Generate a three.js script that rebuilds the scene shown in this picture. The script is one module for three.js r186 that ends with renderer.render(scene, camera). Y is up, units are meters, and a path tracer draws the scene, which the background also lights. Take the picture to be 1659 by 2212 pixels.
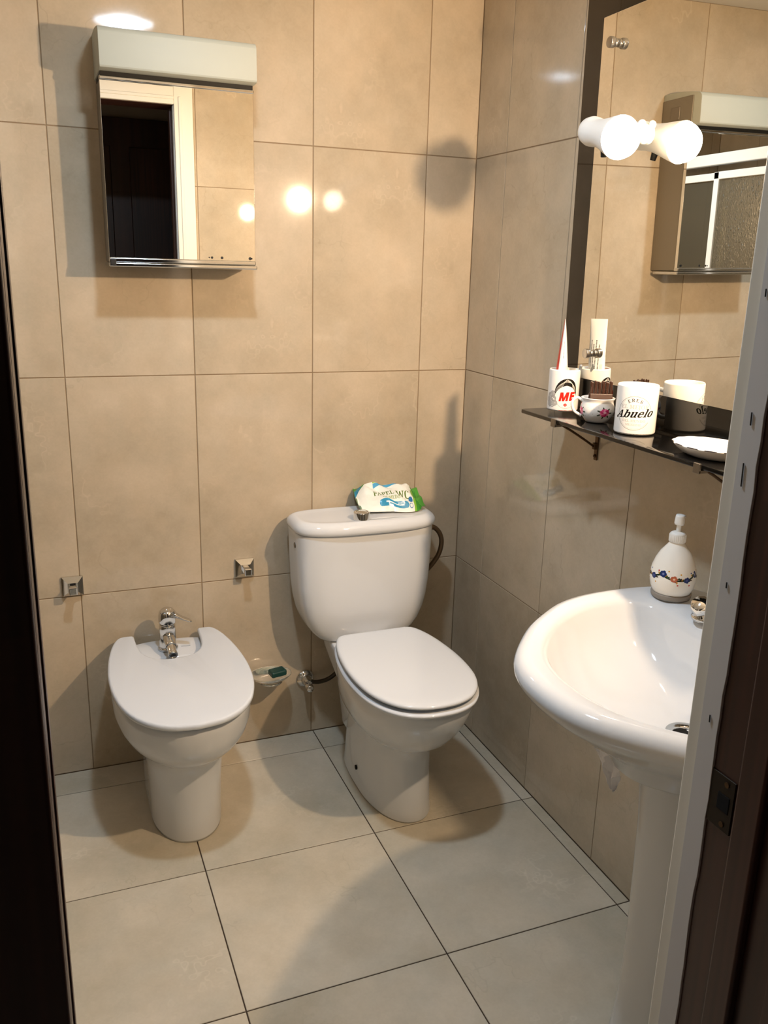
import * as THREE from 'three';
import { RoundedBoxGeometry } from 'three/addons/geometries/RoundedBoxGeometry.js';
import { mergeGeometries, mergeVertices, toCreasedNormals } from 'three/addons/utils/BufferGeometryUtils.js';
import { RectAreaLightUniformsLib } from 'three/addons/lights/RectAreaLightUniformsLib.js';
import { FontLoader } from 'three/addons/loaders/FontLoader.js';
import { TextGeometry } from 'three/addons/geometries/TextGeometry.js';

// ---------------------------------------------------------------- camera, light, exposure
// World: back wall z = 0, right wall x = 0, floor y = 0 (metres). The camera looks in from the doorway.
const scene = new THREE.Scene();
scene.background = new THREE.Color(0x000000);
const camera = new THREE.PerspectiveCamera(61.289, 1659 / 2212, 0.02, 30);
camera.rotation.order = 'YXZ';
camera.position.set(-1.2192, 1.4432, 2.3838);
camera.rotation.set(-0.2766, -0.3837, 0.0273);
const renderer = new THREE.WebGLRenderer({ antialias: true });
renderer.toneMapping = THREE.LinearToneMapping;
renderer.toneMappingExposure = 1.04;
renderer.shadowMap.enabled = true;
RectAreaLightUniformsLib.init();
const WARM = new THREE.Color().setRGB(1.0, 0.71, 0.45);
const COOL = new THREE.Color().setRGB(0.80, 0.97, 1.15);
const SPOT_FAR = 5.0, SPOT_NEAR = 2.7, PANEL = 530, PANEL_GLOW = 24, BULB_GLOW = 40;
const CEIL = 2.22, DOORZ = 1.78, LEFT = -2.25, OPEN_L = -1.231, OPEN_R = -0.622, OPEN_H = 2.055;
const panelLight = new THREE.RectAreaLight(COOL, PANEL, 0.075, 0.075);
panelLight.position.set(-0.86, CEIL - 0.016, 0.955); panelLight.rotation.x = -Math.PI / 2;
panelLight.name = 'ceiling_lamp_glow';
scene.add(panelLight);

// ---------------------------------------------------------------- helpers
let seed = 7;
const rnd = () => { seed = (seed * 1664525 + 1013904223) >>> 0; return seed / 4294967296; };
const rr = (a, b) => a + (b - a) * rnd();
const V = (x, y, z) => new THREE.Vector3(x, y, z);
const names = {};
function numbered(n) { const k = names[n] = (names[n] ?? -1) + 1; return k ? `${n}_${String(k).padStart(3, '0')}` : n; }
function mesh(name, g, m, parent) {
  if (Array.isArray(g)) g = g.length > 1 ? join(g) : g[0];
  const o = new THREE.Mesh(g, m);
  o.name = parent && parent !== scene ? name : numbered(name);
  o.castShadow = o.receiveShadow = true;
  (parent ?? scene).add(o);
  return o;
}
function join(list) {
  const gs = list.map(g => { const q = g.index ? g.toNonIndexed() : g; const c = new THREE.BufferGeometry();
    c.setAttribute('position', q.attributes.position); if (!q.attributes.normal) q.computeVertexNormals(); c.setAttribute('normal', q.attributes.normal);
    c.setAttribute('uv', q.attributes.uv ?? new THREE.BufferAttribute(new Float32Array(q.attributes.position.count * 2), 2)); return c; });
  return mergeGeometries(gs);
}
function thing(name, label, category, pos = [0, 0, 0], group) {
  const o = new THREE.Group(); o.name = numbered(name); o.position.set(...pos); scene.add(o);
  return tag(o, label, category, group);
}
function tag(o, label, category, group) { o.userData.label = label; o.userData.category = category; if (group) o.userData.group = group; return o; }
function struct(name, g, m) { const o = mesh(name, g, m, scene); o.userData.kind = 'structure'; return o; }
function structGroup(name) { const o = new THREE.Group(); o.name = numbered(name); o.userData.kind = 'structure'; scene.add(o); return o; }
const T = (g, x = 0, y = 0, z = 0, rx = 0, ry = 0, rz = 0) => { const m = new THREE.Matrix4().makeRotationFromEuler(new THREE.Euler(rx, ry, rz)); m.setPosition(x, y, z); return g.applyMatrix4(m); };
const box = (w, h, d, x, y, z, r = 0.002) => T(r > 0 ? new RoundedBoxGeometry(w, h, d, 2, Math.min(r, w / 2.01, h / 2.01, d / 2.01)) : new THREE.BoxGeometry(w, h, d), x, y, z);
const span = (x0, x1, y0, y1, z0, z1, r = 0.002) => box(x1 - x0, y1 - y0, z1 - z0, (x0 + x1) / 2, (y0 + y1) / 2, (z0 + z1) / 2, r);
const lathe = (pts, seg = 48) => new THREE.LatheGeometry(pts.map(p => new THREE.Vector2(Math.max(p[0], 1e-5), p[1])), seg);
const smoothPts = (pts, n, closed = false) => new THREE.CatmullRomCurve3(pts, closed, 'centripetal').getPoints(n);
const tube = (pts, r, n = 32, rs = 12) => capTube(smoothPts(pts, n), r, rs);
function capTube(pts, r, rs) {
  const c = new THREE.CatmullRomCurve3(pts); const g = new THREE.TubeGeometry(c, pts.length, r, rs);
  return join([g, T(new THREE.SphereGeometry(r, rs, 8), pts[0].x, pts[0].y, pts[0].z), T(new THREE.SphereGeometry(r, rs, 8), pts.at(-1).x, pts.at(-1).y, pts.at(-1).z)]);
}
// turn a geometry built along +y so that +y points along d, then move it
function along(g, d, p) { const q = new THREE.Quaternion().setFromUnitVectors(V(0, 1, 0), d.clone().normalize()); return g.applyMatrix4(new THREE.Matrix4().makeRotationFromQuaternion(q).setPosition(p)); }
// skin over rings of equal point counts; caps close the first and last ring
function loft(rings, { closed = true, cap0 = true, cap1 = true, crease = 0 } = {}) {
  const n = rings[0].length, pos = [], idx = [], uv = [];
  rings.forEach((r, i) => r.forEach((p, j) => { pos.push(p.x, p.y, p.z); uv.push(j / n, i / (rings.length - 1)); }));
  const m = closed ? n : n - 1;
  for (let i = 0; i + 1 < rings.length; i++) for (let j = 0; j < m; j++) {
    const a = i * n + j, b = i * n + (j + 1) % n, c = a + n, d = b + n; idx.push(a, b, c, b, d, c);
  }
  const cap = (k, flip) => { const c = rings[k].reduce((s, p) => s.add(p), V(0, 0, 0)).divideScalar(n); const ci = pos.length / 3; pos.push(c.x, c.y, c.z); uv.push(.5, .5);
    for (let j = 0; j < m; j++) { const a = k * n + j, b = k * n + (j + 1) % n; flip ? idx.push(ci, b, a) : idx.push(ci, a, b); } };
  if (cap0) cap(0, true); if (cap1) cap(rings.length - 1, false);
  const g = new THREE.BufferGeometry();
  g.setAttribute('position', new THREE.Float32BufferAttribute(pos, 3)); g.setAttribute('uv', new THREE.Float32BufferAttribute(uv, 2)); g.setIndex(idx);
  g.computeVertexNormals();
  return crease ? toCreasedNormals(g, crease) : g;
}
// D-shaped outline about x = cx: round nose at zf, squarish heel at zb, widest (hw) at zm
function dee(cx, y, hw, zb, zf, zm, p = 3, n = 72, q = 2) {
  const out = [];
  for (let i = 0; i < n; i++) {
    const a = i / n * Math.PI * 2, c = Math.cos(a), s = Math.sin(a), e = s >= 0 ? q : p;
    const X = Math.sign(c) * Math.abs(c) ** (2 / e), Z = Math.abs(s) ** (2 / e);
    out.push(V(cx - hw * X, y, s >= 0 ? zm + (zf - zm) * Z : zm - (zm - zb) * Z));
  }
  return out;
}
// ---------------------------------------------------------------- textures
function periodicNoise(size, cells, s0) {
  let s = s0; const r = () => { s = (s * 1664525 + 1013904223) >>> 0; return s / 4294967296; };
  const grid = Float32Array.from({ length: cells * cells }, r), out = new Float32Array(size * size);
  for (let y = 0; y < size; y++) for (let x = 0; x < size; x++) {
    const fx = x / size * cells, fy = y / size * cells, ix = Math.floor(fx), iy = Math.floor(fy);
    let u = fx - ix, v = fy - iy; u = u * u * (3 - 2 * u); v = v * v * (3 - 2 * v);
    const g = (a, b) => grid[((iy + b) % cells) * cells + (ix + a) % cells];
    out[y * size + x] = (g(0, 0) * (1 - u) + g(1, 0) * u) * (1 - v) + (g(0, 1) * (1 - u) + g(1, 1) * u) * v;
  }
  return out;
}
function dataTex(size, fn, srgb = true, h = size) {
  const d = new Uint8Array(size * h * 4);
  for (let i = 0; i < size * h; i++) { const c = fn(i % size, Math.floor(i / size), i); d[4 * i] = c[0]; d[4 * i + 1] = c[1]; d[4 * i + 2] = c[2]; d[4 * i + 3] = 255; }
  const t = new THREE.DataTexture(d, size, h, THREE.RGBAFormat);
  t.wrapS = t.wrapT = THREE.RepeatWrapping; t.magFilter = THREE.LinearFilter; t.minFilter = THREE.LinearMipmapLinearFilter; t.generateMipmaps = true;
  if (srgb) t.colorSpace = THREE.SRGBColorSpace; t.needsUpdate = true; return t;
}
function stoneTex(base, amp, s0) {            // cloudy beige stone with hairline cracks; 1.6 m a side
  const N = 1024, a = periodicNoise(N, 5, s0), b = periodicNoise(N, 14, s0 + 1), c = periodicNoise(N, 40, s0 + 2), d = periodicNoise(N, 120, s0 + 3), w = periodicNoise(N, 22, s0 + 4), w2 = periodicNoise(N, 9, s0 + 5), f = periodicNoise(N, 400, s0 + 6);
  return dataTex(N, (x, y, i) => {
    let k = (a[i] - .5) * 1.0 + (b[i] - .5) * .75 + (c[i] - .5) * .4 + (d[i] - .5) * .22 + (f[i] - .5) * .22;
    const vein = Math.max(0, 1 - Math.abs(w[i] + (d[i] - .5) * .22 - .5) * 50) * Math.max(0, w2[i] - .6) * 2.2;
    const pale = Math.max(0, 1 - Math.abs(b[i] + (d[i] - .5) * .3 - .42) * 24) * Math.max(0, .38 - w2[i]) * 2;
    k = k * amp - vein * .07 + pale * .09;
    const t = (a[(i * 7 + 911) % (N * N)] - .5) * .012;
    return [base[0] * (1 + k + t), base[1] * (1 + k), base[2] * (1 + k * 1.15 - t)].map(v => Math.max(0, Math.min(255, v)));
  });
}
const woodTex = (() => { const N = 512, a = periodicNoise(N, 8, 91), b = periodicNoise(N, 64, 92), c = periodicNoise(N, 3, 93);
  return dataTex(N, (x, y) => { const i = (yy, xx) => ((yy % N) * N + (xx % N)); const g = a[i(Math.floor(y / 8), x)] * .5 + b[i(Math.floor(y / 16), x)] * .5; const k = .55 + g * .6 + (c[i(y, x)] - .5) * .3; return [74 * k, 43 * k, 33 * k]; }); })();
// ---------------------------------------------------------------- materials
const M = {};
const std = (o) => new THREE.MeshStandardMaterial(o), phy = (o) => new THREE.MeshPhysicalMaterial(o);
M.wallTile = phy({ map: stoneTex([191, 176, 153], .1, 11), roughness: .06 });
M.floorTile = phy({ map: stoneTex([196, 188, 170], .1, 41), roughness: .24 });
M.grout = std({ color: 0x8a755a, roughness: .8 });
M.floorGrout = std({ color: 0x3a2c20, roughness: .8 });
M.ceiling = std({ color: 0xdcd8ce, roughness: .9 });
M.plaster = std({ color: 0xb3a797, roughness: .95 });
M.porcelain = phy({ color: 0xd8dce0, roughness: .06 });
M.lid = phy({ color: 0xd8dee5, roughness: .06 });
M.chrome = std({ color: 0xd8d8d6, metalness: 1, roughness: .07 });
M.satin = std({ color: 0xa9a49c, metalness: 1, roughness: .3 });
M.steel = std({ color: 0x8d867c, metalness: 1, roughness: .38 });
M.mirror = std({ color: 0xf0efe9, metalness: 1, roughness: 0.0 });
M.blackGlass = phy({ color: 0x15130f, roughness: .03, ior: 1.55 });
M.shelf = phy({ color: 0x0c0b0a, roughness: .08 });
M.whitePaint = std({ color: 0xe9e4d6, roughness: .45 });
M.roughPaint = std({ color: 0xdcdad8, roughness: .7 });
M.darkWood = phy({ map: woodTex, roughness: .38 });
M.black = std({ color: 0x0a0908, roughness: .6 });
M.hole = std({ color: 0x050404, roughness: 1 });
M.diffuser = phy({ color: 0xb0b3a7, roughness: .6, transmission: 0 });
M.cabinet = std({ color: 0x8c8578, metalness: .6, roughness: .42 });
M.ceramic = phy({ color: 0xf2f0eb, roughness: .12 });
M.whitePlastic = phy({ color: 0xeeeeea, roughness: .35 });
M.brass = std({ color: 0x5b4630, metalness: .9, roughness: .45 });
M.bulbGlow = std({ color: 0x111111, emissive: WARM.clone().lerp(new THREE.Color(1, 1, 1), .25), emissiveIntensity: BULB_GLOW, roughness: .4 });
M.panelGlow = std({ color: 0x111111, emissive: COOL, emissiveIntensity: PANEL_GLOW, roughness: .5 });

// ---------------------------------------------------------------- tiles
function tileGeo(w, h, t = 0.009, b = 0.0009) {   // front face at z = 0 facing +z, centred, chamfered; uv in metres with a random offset
  const x = w / 2, y = h / 2, ou = rr(0, 1.6), ov = rr(0, 1.6), flip = rnd() < .5 ? -1 : 1;
  const P = [], N = [], U = [];
  const quad = (a, c, d, e, n) => { for (const p of [a, c, d, a, d, e]) { P.push(...p); N.push(...n); U.push((ou + flip * p[0]) / 1.6, (ov + p[1]) / 1.6); } };
  quad([-x + b, -y + b, 0], [x - b, -y + b, 0], [x - b, y - b, 0], [-x + b, y - b, 0], [0, 0, 1]);
  const s = Math.SQRT1_2;
  quad([-x, -y, -b], [x, -y, -b], [x - b, -y + b, 0], [-x + b, -y + b, 0], [0, -s, s]);
  quad([x, -y, -b], [x, y, -b], [x - b, y - b, 0], [x - b, -y + b, 0], [s, 0, s]);
  quad([x, y, -b], [-x, y, -b], [-x + b, y - b, 0], [x - b, y - b, 0], [0, s, s]);
  quad([-x, y, -b], [-x, -y, -b], [-x + b, -y + b, 0], [-x + b, y - b, 0], [-s, 0, s]);
  quad([-x, -y, -t], [x, -y, -t], [x, -y, -b], [-x, -y, -b], [0, -1, 0]);
  quad([x, -y, -t], [x, y, -t], [x, y, -b], [x, -y, -b], [1, 0, 0]);
  quad([x, y, -t], [-x, y, -t], [-x, y, -b], [x, y, -b], [0, 1, 0]);
  quad([-x, y, -t], [-x, -y, -t], [-x, -y, -b], [-x, y, -b], [-1, 0, 0]);
  const g = new THREE.BufferGeometry();
  g.setAttribute('position', new THREE.Float32BufferAttribute(P, 3)); g.setAttribute('normal', new THREE.Float32BufferAttribute(N, 3)); g.setAttribute('uv', new THREE.Float32BufferAttribute(U, 2));
  return g;
}
// us, vs: joint positions along the wall's own axes; place(u, v) sets the tile mesh in the room
function tiles(parent, us, vs, gap, mat, place, skip) {
  for (let i = 0; i + 1 < us.length; i++) for (let j = 0; j + 1 < vs.length; j++) {
    const u0 = us[i], u1 = us[i + 1], v0 = vs[j], v1 = vs[j + 1];
    const rects = skip ? skip(u0, u1, v0, v1) : [[u0, u1, v0, v1]];
    for (const [a, b, c, d] of rects) if (b - a > .006 && d - c > .006) {
      const o = mesh('tile', tileGeo(b - a - gap, d - c - gap), mat, parent); place(o, (a + b) / 2, (c + d) / 2);
    }
  }
}
const ROWS = [0, .545, 1.1462, 1.7474, CEIL];
const colsFrom = (first, step, end) => { const a = [0]; let u = first; while (u < end - .01) { a.push(u); u += step; } a.push(end); return a; };
const WG = .0024, FG = .0028, GR = .0016;
{
  const wb = struct('wall_back', span(LEFT - .1, 0.1, -.1, CEIL + .1, -.12, -GR, 0), M.grout);
  tiles(wb, colsFrom(.1561, .333, -LEFT), ROWS, WG, M.wallTile, (o, u, v) => o.position.set(-u, v, 0));
  const wr = struct('wall_right', span(GR, .12, -.1, CEIL + .1, -.12, DOORZ + .12, 0), M.grout);
  tiles(wr, colsFrom(.1741, .3325, DOORZ), ROWS, WG, M.wallTile, (o, u, v) => { o.position.set(0, v, u); o.rotation.y = -Math.PI / 2; });
  const wl = struct('wall_left', span(LEFT - .12, LEFT - GR, -.1, CEIL + .1, -.12, DOORZ + .12, 0), M.grout);
  tiles(wl, colsFrom(.1741, .3325, DOORZ), ROWS, WG, M.wallTile, (o, u, v) => { o.position.set(LEFT, v, u); o.rotation.y = Math.PI / 2; });
  // the wall with the doorway: two piers and a lintel
  const zf = DOORZ + GR, zb = DOORZ + .12;
  const wf = struct('wall_front', join([span(OPEN_R + .02, .12, -.1, CEIL + .1, zf, zb, 0), span(LEFT - .1, OPEN_L - .02, -.1, CEIL + .1, zf, zb, 0), span(OPEN_L - .02, OPEN_R + .02, OPEN_H + .02, CEIL + .1, zf, zb, 0)]), M.grout);
  const L = -OPEN_L, R = -OPEN_R;
  tiles(wf, colsFrom(.2, .333, -LEFT), ROWS, WG, M.wallTile, (o, u, v) => { o.position.set(-u, v, DOORZ); o.rotation.y = Math.PI; }, (a, b, c, d) => {
    if (b <= R || a >= L || c >= OPEN_H) return [[a, b, c, d]];
    const out = []; if (a < R) out.push([a, R, c, d]); if (b > L) out.push([L, b, c, d]);
    if (d > OPEN_H) out.push([Math.max(a, R), Math.min(b, L), OPEN_H, d]); return out;
  });
  const fl = struct('floor', span(LEFT - .1, .1, -.15, -.0018, -.1, DOORZ + .12, 0), M.floorGrout);
  tiles(fl, [0, .0358, .4831, .9287, 1.3743, 1.8199, -LEFT], [0, .1093, .5555, 1.0003, 1.4451, DOORZ + .11], FG, M.floorTile, (o, u, v) => { o.position.set(-u, 0, v); o.rotation.x = -Math.PI / 2; });
  struct('ceiling', span(LEFT - .1, .1, CEIL, CEIL + .1, -.1, DOORZ + .1, 0), M.ceiling);
  // the unlit hall outside
  struct('floor_hall', span(LEFT - .1, .8, -.15, -.001, DOORZ + .12, 3.4, 0), M.plaster);
  struct('ceiling_hall', span(LEFT - .1, .8, 2.4, 2.5, DOORZ + .12, 3.4, 0), M.plaster);
  struct('wall_hall_far', span(LEFT - .1, .8, -.1, 2.5, 3.3, 3.4, 0), M.plaster);
  struct('wall_hall_left', span(LEFT - .2, LEFT - .1, -.1, 2.5, DOORZ + .12, 3.4, 0), M.plaster);
  struct('wall_hall_right', span(.8, .9, -.1, 2.5, DOORZ + .12, 3.4, 0), M.plaster);
  struct('wall_hall_near', join([span(.12, .8, -.1, 2.5, DOORZ + .02, DOORZ + .12, 0), span(LEFT - .1, .12, CEIL + .1, 2.5, DOORZ + .02, DOORZ + .12, 0)]), M.plaster);
  // panelled dark door across the hall, seen in the cabinet's mirror
  const d2 = structGroup('door_2');
  mesh('door_leaf', span(-1.3, -.1, .005, 2.2, 3.26, 3.3, .003), M.darkWood, d2);
  for (const [a, b] of [[.15, .75], [.85, 1.3], [1.4, 2.05]]) for (const x of [-1.2, -.65]) mesh('door_panel', span(x, x + .45, a, b, 3.248, 3.262, .006), M.darkWood, d2);
}
// ---------------------------------------------------------------- doorway: white casing inside, dark jamb with strike plate
{
  const d = structGroup('door_1');
  const cz0 = DOORZ - .001, ct = .022;
  const cas = (x0, x1, y0, y1) => join([span(x0, x1, y0, y1, cz0 - .012, cz0 + ct, .002)]);
  mesh('casing', join([span(OPEN_R, OPEN_R + .076, 0, OPEN_H + .076, DOORZ - .02, DOORZ - .0005, .003), span(OPEN_R + .018, OPEN_R + .03, 0, OPEN_H + .03, DOORZ - .024, DOORZ - .019, .002)]), M.whitePaint, d);
  mesh('casing', join([span(OPEN_L - .08, OPEN_L - .004, 0, OPEN_H + .076, DOORZ - .02, DOORZ - .0005, .003), span(OPEN_L - .034, OPEN_L - .022, 0, OPEN_H + .03, DOORZ - .024, DOORZ - .019, .002)]), M.whitePaint, d);
  mesh('casing', join([span(OPEN_L, OPEN_R, OPEN_H, OPEN_H + .076, DOORZ - .02, DOORZ - .0005, .003), span(OPEN_L, OPEN_R, OPEN_H + .018, OPEN_H + .03, DOORZ - .024, DOORZ - .019, .002)]), M.whitePaint, d);
  // rough painted edge of the casing that faces the opening, chipped in places
  const chips = []; const shape = new THREE.Shape(); const K = 90;
  shape.moveTo(DOORZ - .001, 0); const edge = [];
  for (let i = 0; i <= K; i++) edge.push([DOORZ + .0225 + rr(-.0012, .0012), i / K * OPEN_H]);
  edge.forEach(p => shape.lineTo(p[0], p[1])); shape.lineTo(DOORZ - .001, OPEN_H); shape.closePath();
  const eg = new THREE.ExtrudeGeometry(shape, { depth: .0025, bevelEnabled: true, bevelSize: .0004, bevelThickness: .0004, bevelSegments: 1 });
  // shape x -> world z, extrude -> world -x
  eg.applyMatrix4(new THREE.Matrix4().makeBasis(V(0, 0, 1), V(0, 1, 0), V(-1, 0, 0)).setPosition(OPEN_R + .0005, 0, 0));
  mesh('painted_edge', eg, M.roughPaint, d);
  for (const [y, h, z] of [[1.43, .007, .005], [1.32, .012, .009], [1.268, .022, .008], [1.16, .006, .008], [1.02, .008, .011]]) chips.push(T(box(.0008, h, .0013, 0, 0, 0, .0003), OPEN_R - .0032, y, DOORZ + z, -.04, 0, 0));
  mesh('chipped_patch', chips, M.black, d);
  const jz0 = DOORZ + .022, jz1 = DOORZ + .135;
  const uvw = g => { const p = g.attributes.position, u = new Float32Array(p.count * 2); for (let i = 0; i < p.count; i++) { u[2 * i] = (p.getX(i) + p.getZ(i)) * 3; u[2 * i + 1] = p.getY(i) * .8; } g.setAttribute('uv', new THREE.BufferAttribute(u, 2)); return g; };
  mesh('jamb', uvw(join([span(OPEN_R, OPEN_R + .03, 0, OPEN_H, jz0, jz1, .001), span(OPEN_R - .0005, OPEN_R + .095, 0, OPEN_H + .08, jz1 - .012, jz1 + .008, .003)])), M.darkWood, d);
  mesh('jamb', uvw(join([span(OPEN_L - .03, OPEN_L, 0, OPEN_H, DOORZ - .001, jz1, .001), span(OPEN_L - .095, OPEN_L, 0, OPEN_H + .08, jz1 - .012, jz1 + .008, .003)])), M.darkWood, d);
  mesh('jamb', uvw(join([span(OPEN_L, OPEN_R, OPEN_H - .001, OPEN_H + .03, DOORZ, jz1, .001), span(OPEN_L, OPEN_R, OPEN_H, OPEN_H + .08, jz1 - .012, jz1 + .008, .003)])), M.darkWood, d);
  mesh('door_stop', uvw(join([span(OPEN_R - .009, OPEN_R + .002, 0, OPEN_H, DOORZ + .062, DOORZ + .094, .0035)])), M.darkWood, d);
  mesh('door_stop', uvw(join([span(OPEN_L - .002, OPEN_L + .0015, 0, OPEN_H, DOORZ + .045, DOORZ + .075, .001)])), M.darkWood, d);
  // strike plate with latch hole and two screws
  const sp = mesh('strike_plate', join([span(OPEN_R - .0016, OPEN_R + .001, .9135, .9715, DOORZ + .0222, DOORZ + .0545, .0006), T(new THREE.CylinderGeometry(.0115, .0115, .0022, 20, 1, false, 0, Math.PI), OPEN_R - .0004, .9425, DOORZ + .024, 0, 0, Math.PI / 2)]), std({ color: 0x30281f, metalness: .7, roughness: .5 }), d);
  mesh('latch_hole', span(OPEN_R - .0022, OPEN_R + .0005, .934, .9525, DOORZ + .034, DOORZ + .050, .0008), M.hole, sp);
  for (const y of [.9205, .9645]) mesh('screw', T(new THREE.CylinderGeometry(.003, .003, .0016, 14), OPEN_R - .0018, y, DOORZ + .044, 0, 0, Math.PI / 2), M.brass, sp);
}
// ---------------------------------------------------------------- ceiling panel lamp
{
  const t = thing('ceiling_lamp', 'round flush white ceiling lamp in the middle of the ceiling', 'lamp', [-.86, CEIL, .955]);
  mesh('trim_ring', lathe([[.096, -.001], [.096, -.012], [.1, -.014], [.112, -.010], [.116, -.001]], 64), M.whitePlastic, t);
  mesh('diffuser', T(new THREE.CylinderGeometry(.097, .097, .006, 64), 0, -.009, 0), M.panelGlow, t);
}
// ---------------------------------------------------------------- mirror on black glass, with shelf
const TILT = 0.012;
{
  const pz0 = .543, pz1 = 1.735, py0 = 1.126, py1 = 2.045;
  const t = thing('wall_mirror', 'large wall mirror mounted on a black glass panel above the shelf', 'mirror');
  t.position.set(-.002, 1.14, 0); t.rotation.z = TILT;   // the top leans a little into the room
  const L = (g) => g.translate(0, -1.14, 0);
  mesh('black_panel', L(span(-.007, -.001, py0, py1, pz0, pz1, .001)), M.blackGlass, t);
  mesh('mirror_glass', L(span(-.0125, -.0075, 1.2, 1.972, pz0 + .072, pz1 - .072, .0008)), M.mirror, t);
  for (const z of [.671, pz0 + pz1 - .671]) for (const y of [1.262, 1.912]) {
    const k = mesh('fixing_knob', L(T(lathe([[0, 0], [.0085, 0], [.0085, .006], [.007, .007], [.007, .009], [.0105, .010], [.0112, .012], [.0112, .02], [.0102, .0215], [0, .0215]], 28), -.0125, y, z, 0, 0, Math.PI / 2)), M.satin, t);
  }
}
{
  const t = thing('shelf', 'narrow black glass shelf on two small wall brackets', 'shelf');
  const zl = .59, zr = 1.37, d = .15, sh = new THREE.Shape(), r = .018;
  sh.moveTo(0, zl); sh.lineTo(d - r, zl); sh.quadraticCurveTo(d, zl, d, zl + r); sh.lineTo(d, zr - r); sh.quadraticCurveTo(d, zr, d - r, zr); sh.lineTo(0, zr); sh.closePath();
  const g = new THREE.ExtrudeGeometry(sh, { depth: .006, bevelEnabled: true, bevelSize: .001, bevelThickness: .001, bevelSegments: 2, curveSegments: 10 });
  g.applyMatrix4(new THREE.Matrix4().makeBasis(V(-1, 0, 0), V(0, 0, 1), V(0, 1, 0)).setPosition(-.002, 1.117, 0));
  mesh('shelf_board', toCreasedNormals(g, .5), M.shelf, t);
  for (const z of [.735, 1.2]) {
    const b = mesh('bracket', join([
      capTube([V(-.138, 1.1135, z + .012), V(-.134, 1.112, z + .011), V(-.07, 1.08, z - .012), V(-.008, 1.046, z - .033)], .0028, 8),
      span(-.004, -.0004, 1.014, 1.112, z - .039, z - .027, .001),
      capTube([V(-.14, 1.1135, z + .012), V(-.004, 1.1135, z - .03)], .0025, 8),
      span(-.012, -.002, 1.04, 1.056, z - .038, z - .028, .002),
      T(new THREE.SphereGeometry(.0042, 12, 8), -.005, 1.024, z - .033)]), M.brass, t);
    mesh('edge_clip', join([span(-.1585, -.1535, 1.108, 1.1265, z + .004, z + .02, .001), span(-.158, -.138, 1.1085, 1.1145, z + .004, z + .02, .001)]), M.steel, b);
  }
}
// ---------------------------------------------------------------- two spot lamps on the mirror
function spotLamp(zPivot, dir, label, power) {
  // dir = +1: head faces +z (towards the door); -1: faces the back wall
  const t = thing('wall_spot_lamp', label, 'lamp', [0, 0, 0], 'spot lamps on the mirror');
  const mx = -.0135 - TILT * .58, y = 1.718 + (dir > 0 ? 0 : .011);
  const up = dir > 0 ? 0 : .011, head = V(-.083, 1.731 + up, zPivot - .122 * dir), face = V(-.098, 1.704 + up, zPivot), ax = face.clone().sub(head).normalize(), L = face.distanceTo(head);
  mesh('wall_base', T(lathe([[0, 0], [.019, 0], [.019, .008], [.013, .013], [.007, .016], [0, .017]], 32), mx, y, zPivot - .02 * dir, 0, 0, Math.PI / 2), M.whitePlastic, t);
  mesh('arm', [capTube([V(mx - .01, y, zPivot - .02 * dir), V(-.04, y + .003, zPivot - .04 * dir), V(-.07, y + .005, zPivot - .065 * dir)], .0085, 12), T(new THREE.SphereGeometry(.0085, 16, 12), mx - .014, y + .019, zPivot - .02 * dir)], M.whitePlastic, t);
  const hs = mesh('lamp_shade', along(lathe([[0, -.031], [.012, -.0285], [.021, -.023], [.0275, -.013], [.030, 0], [.0295, .012], [.0275, .03], [.0285, .05], [.0325, .075], [.0385, L - .022], [.0418, L - .004], [.0424, L], [.0412, L], [.0405, L - .006], [.037, L - .024], [.031, .075], [.027, .05], [.026, .03], [.0265, .01], [0, .005]], 48), ax, head), M.whitePlastic, t);
  mesh('switch', along(T(new THREE.CylinderGeometry(.006, .0075, .016, 14), 0, 0, .036, Math.PI / 2), ax, head.clone().addScaledVector(ax, .06)), M.black, hs);
  mesh('bulb', along(lathe([[.0, -.045], [.013, -.044], [.014, -.038], [.028, -.026], [.0362, -.014], [.0395, -.004], [.0395, .004], [.0378, .013], [.032, .024], [.0215, .034], [.01, .0385], [0, .04]], 48), ax, face), M.bulbGlow, t);
  const s = new THREE.SpotLight(WARM, power, 0, dir > 0 ? 1.2 : 1.32, dir > 0 ? .75 : .72, 2);
  s.position.copy(face); const aim = ax.clone().add(dir > 0 ? V(-.3, .32, 0) : V(-.3, -.06, 0));
  s.target.position.copy(s.position).add(aim); s.castShadow = true; s.shadow.radius = 1; s.name = 'bulb_light'; scene.add(s, s.target);
}
spotLamp(.816, 1, 'lit round spot lamp near the left edge of the mirror, turned to the door', SPOT_NEAR);
spotLamp(1.484, -1, 'lit spot lamp at the far right of the mirror, turned to the back wall', SPOT_FAR);

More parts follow.
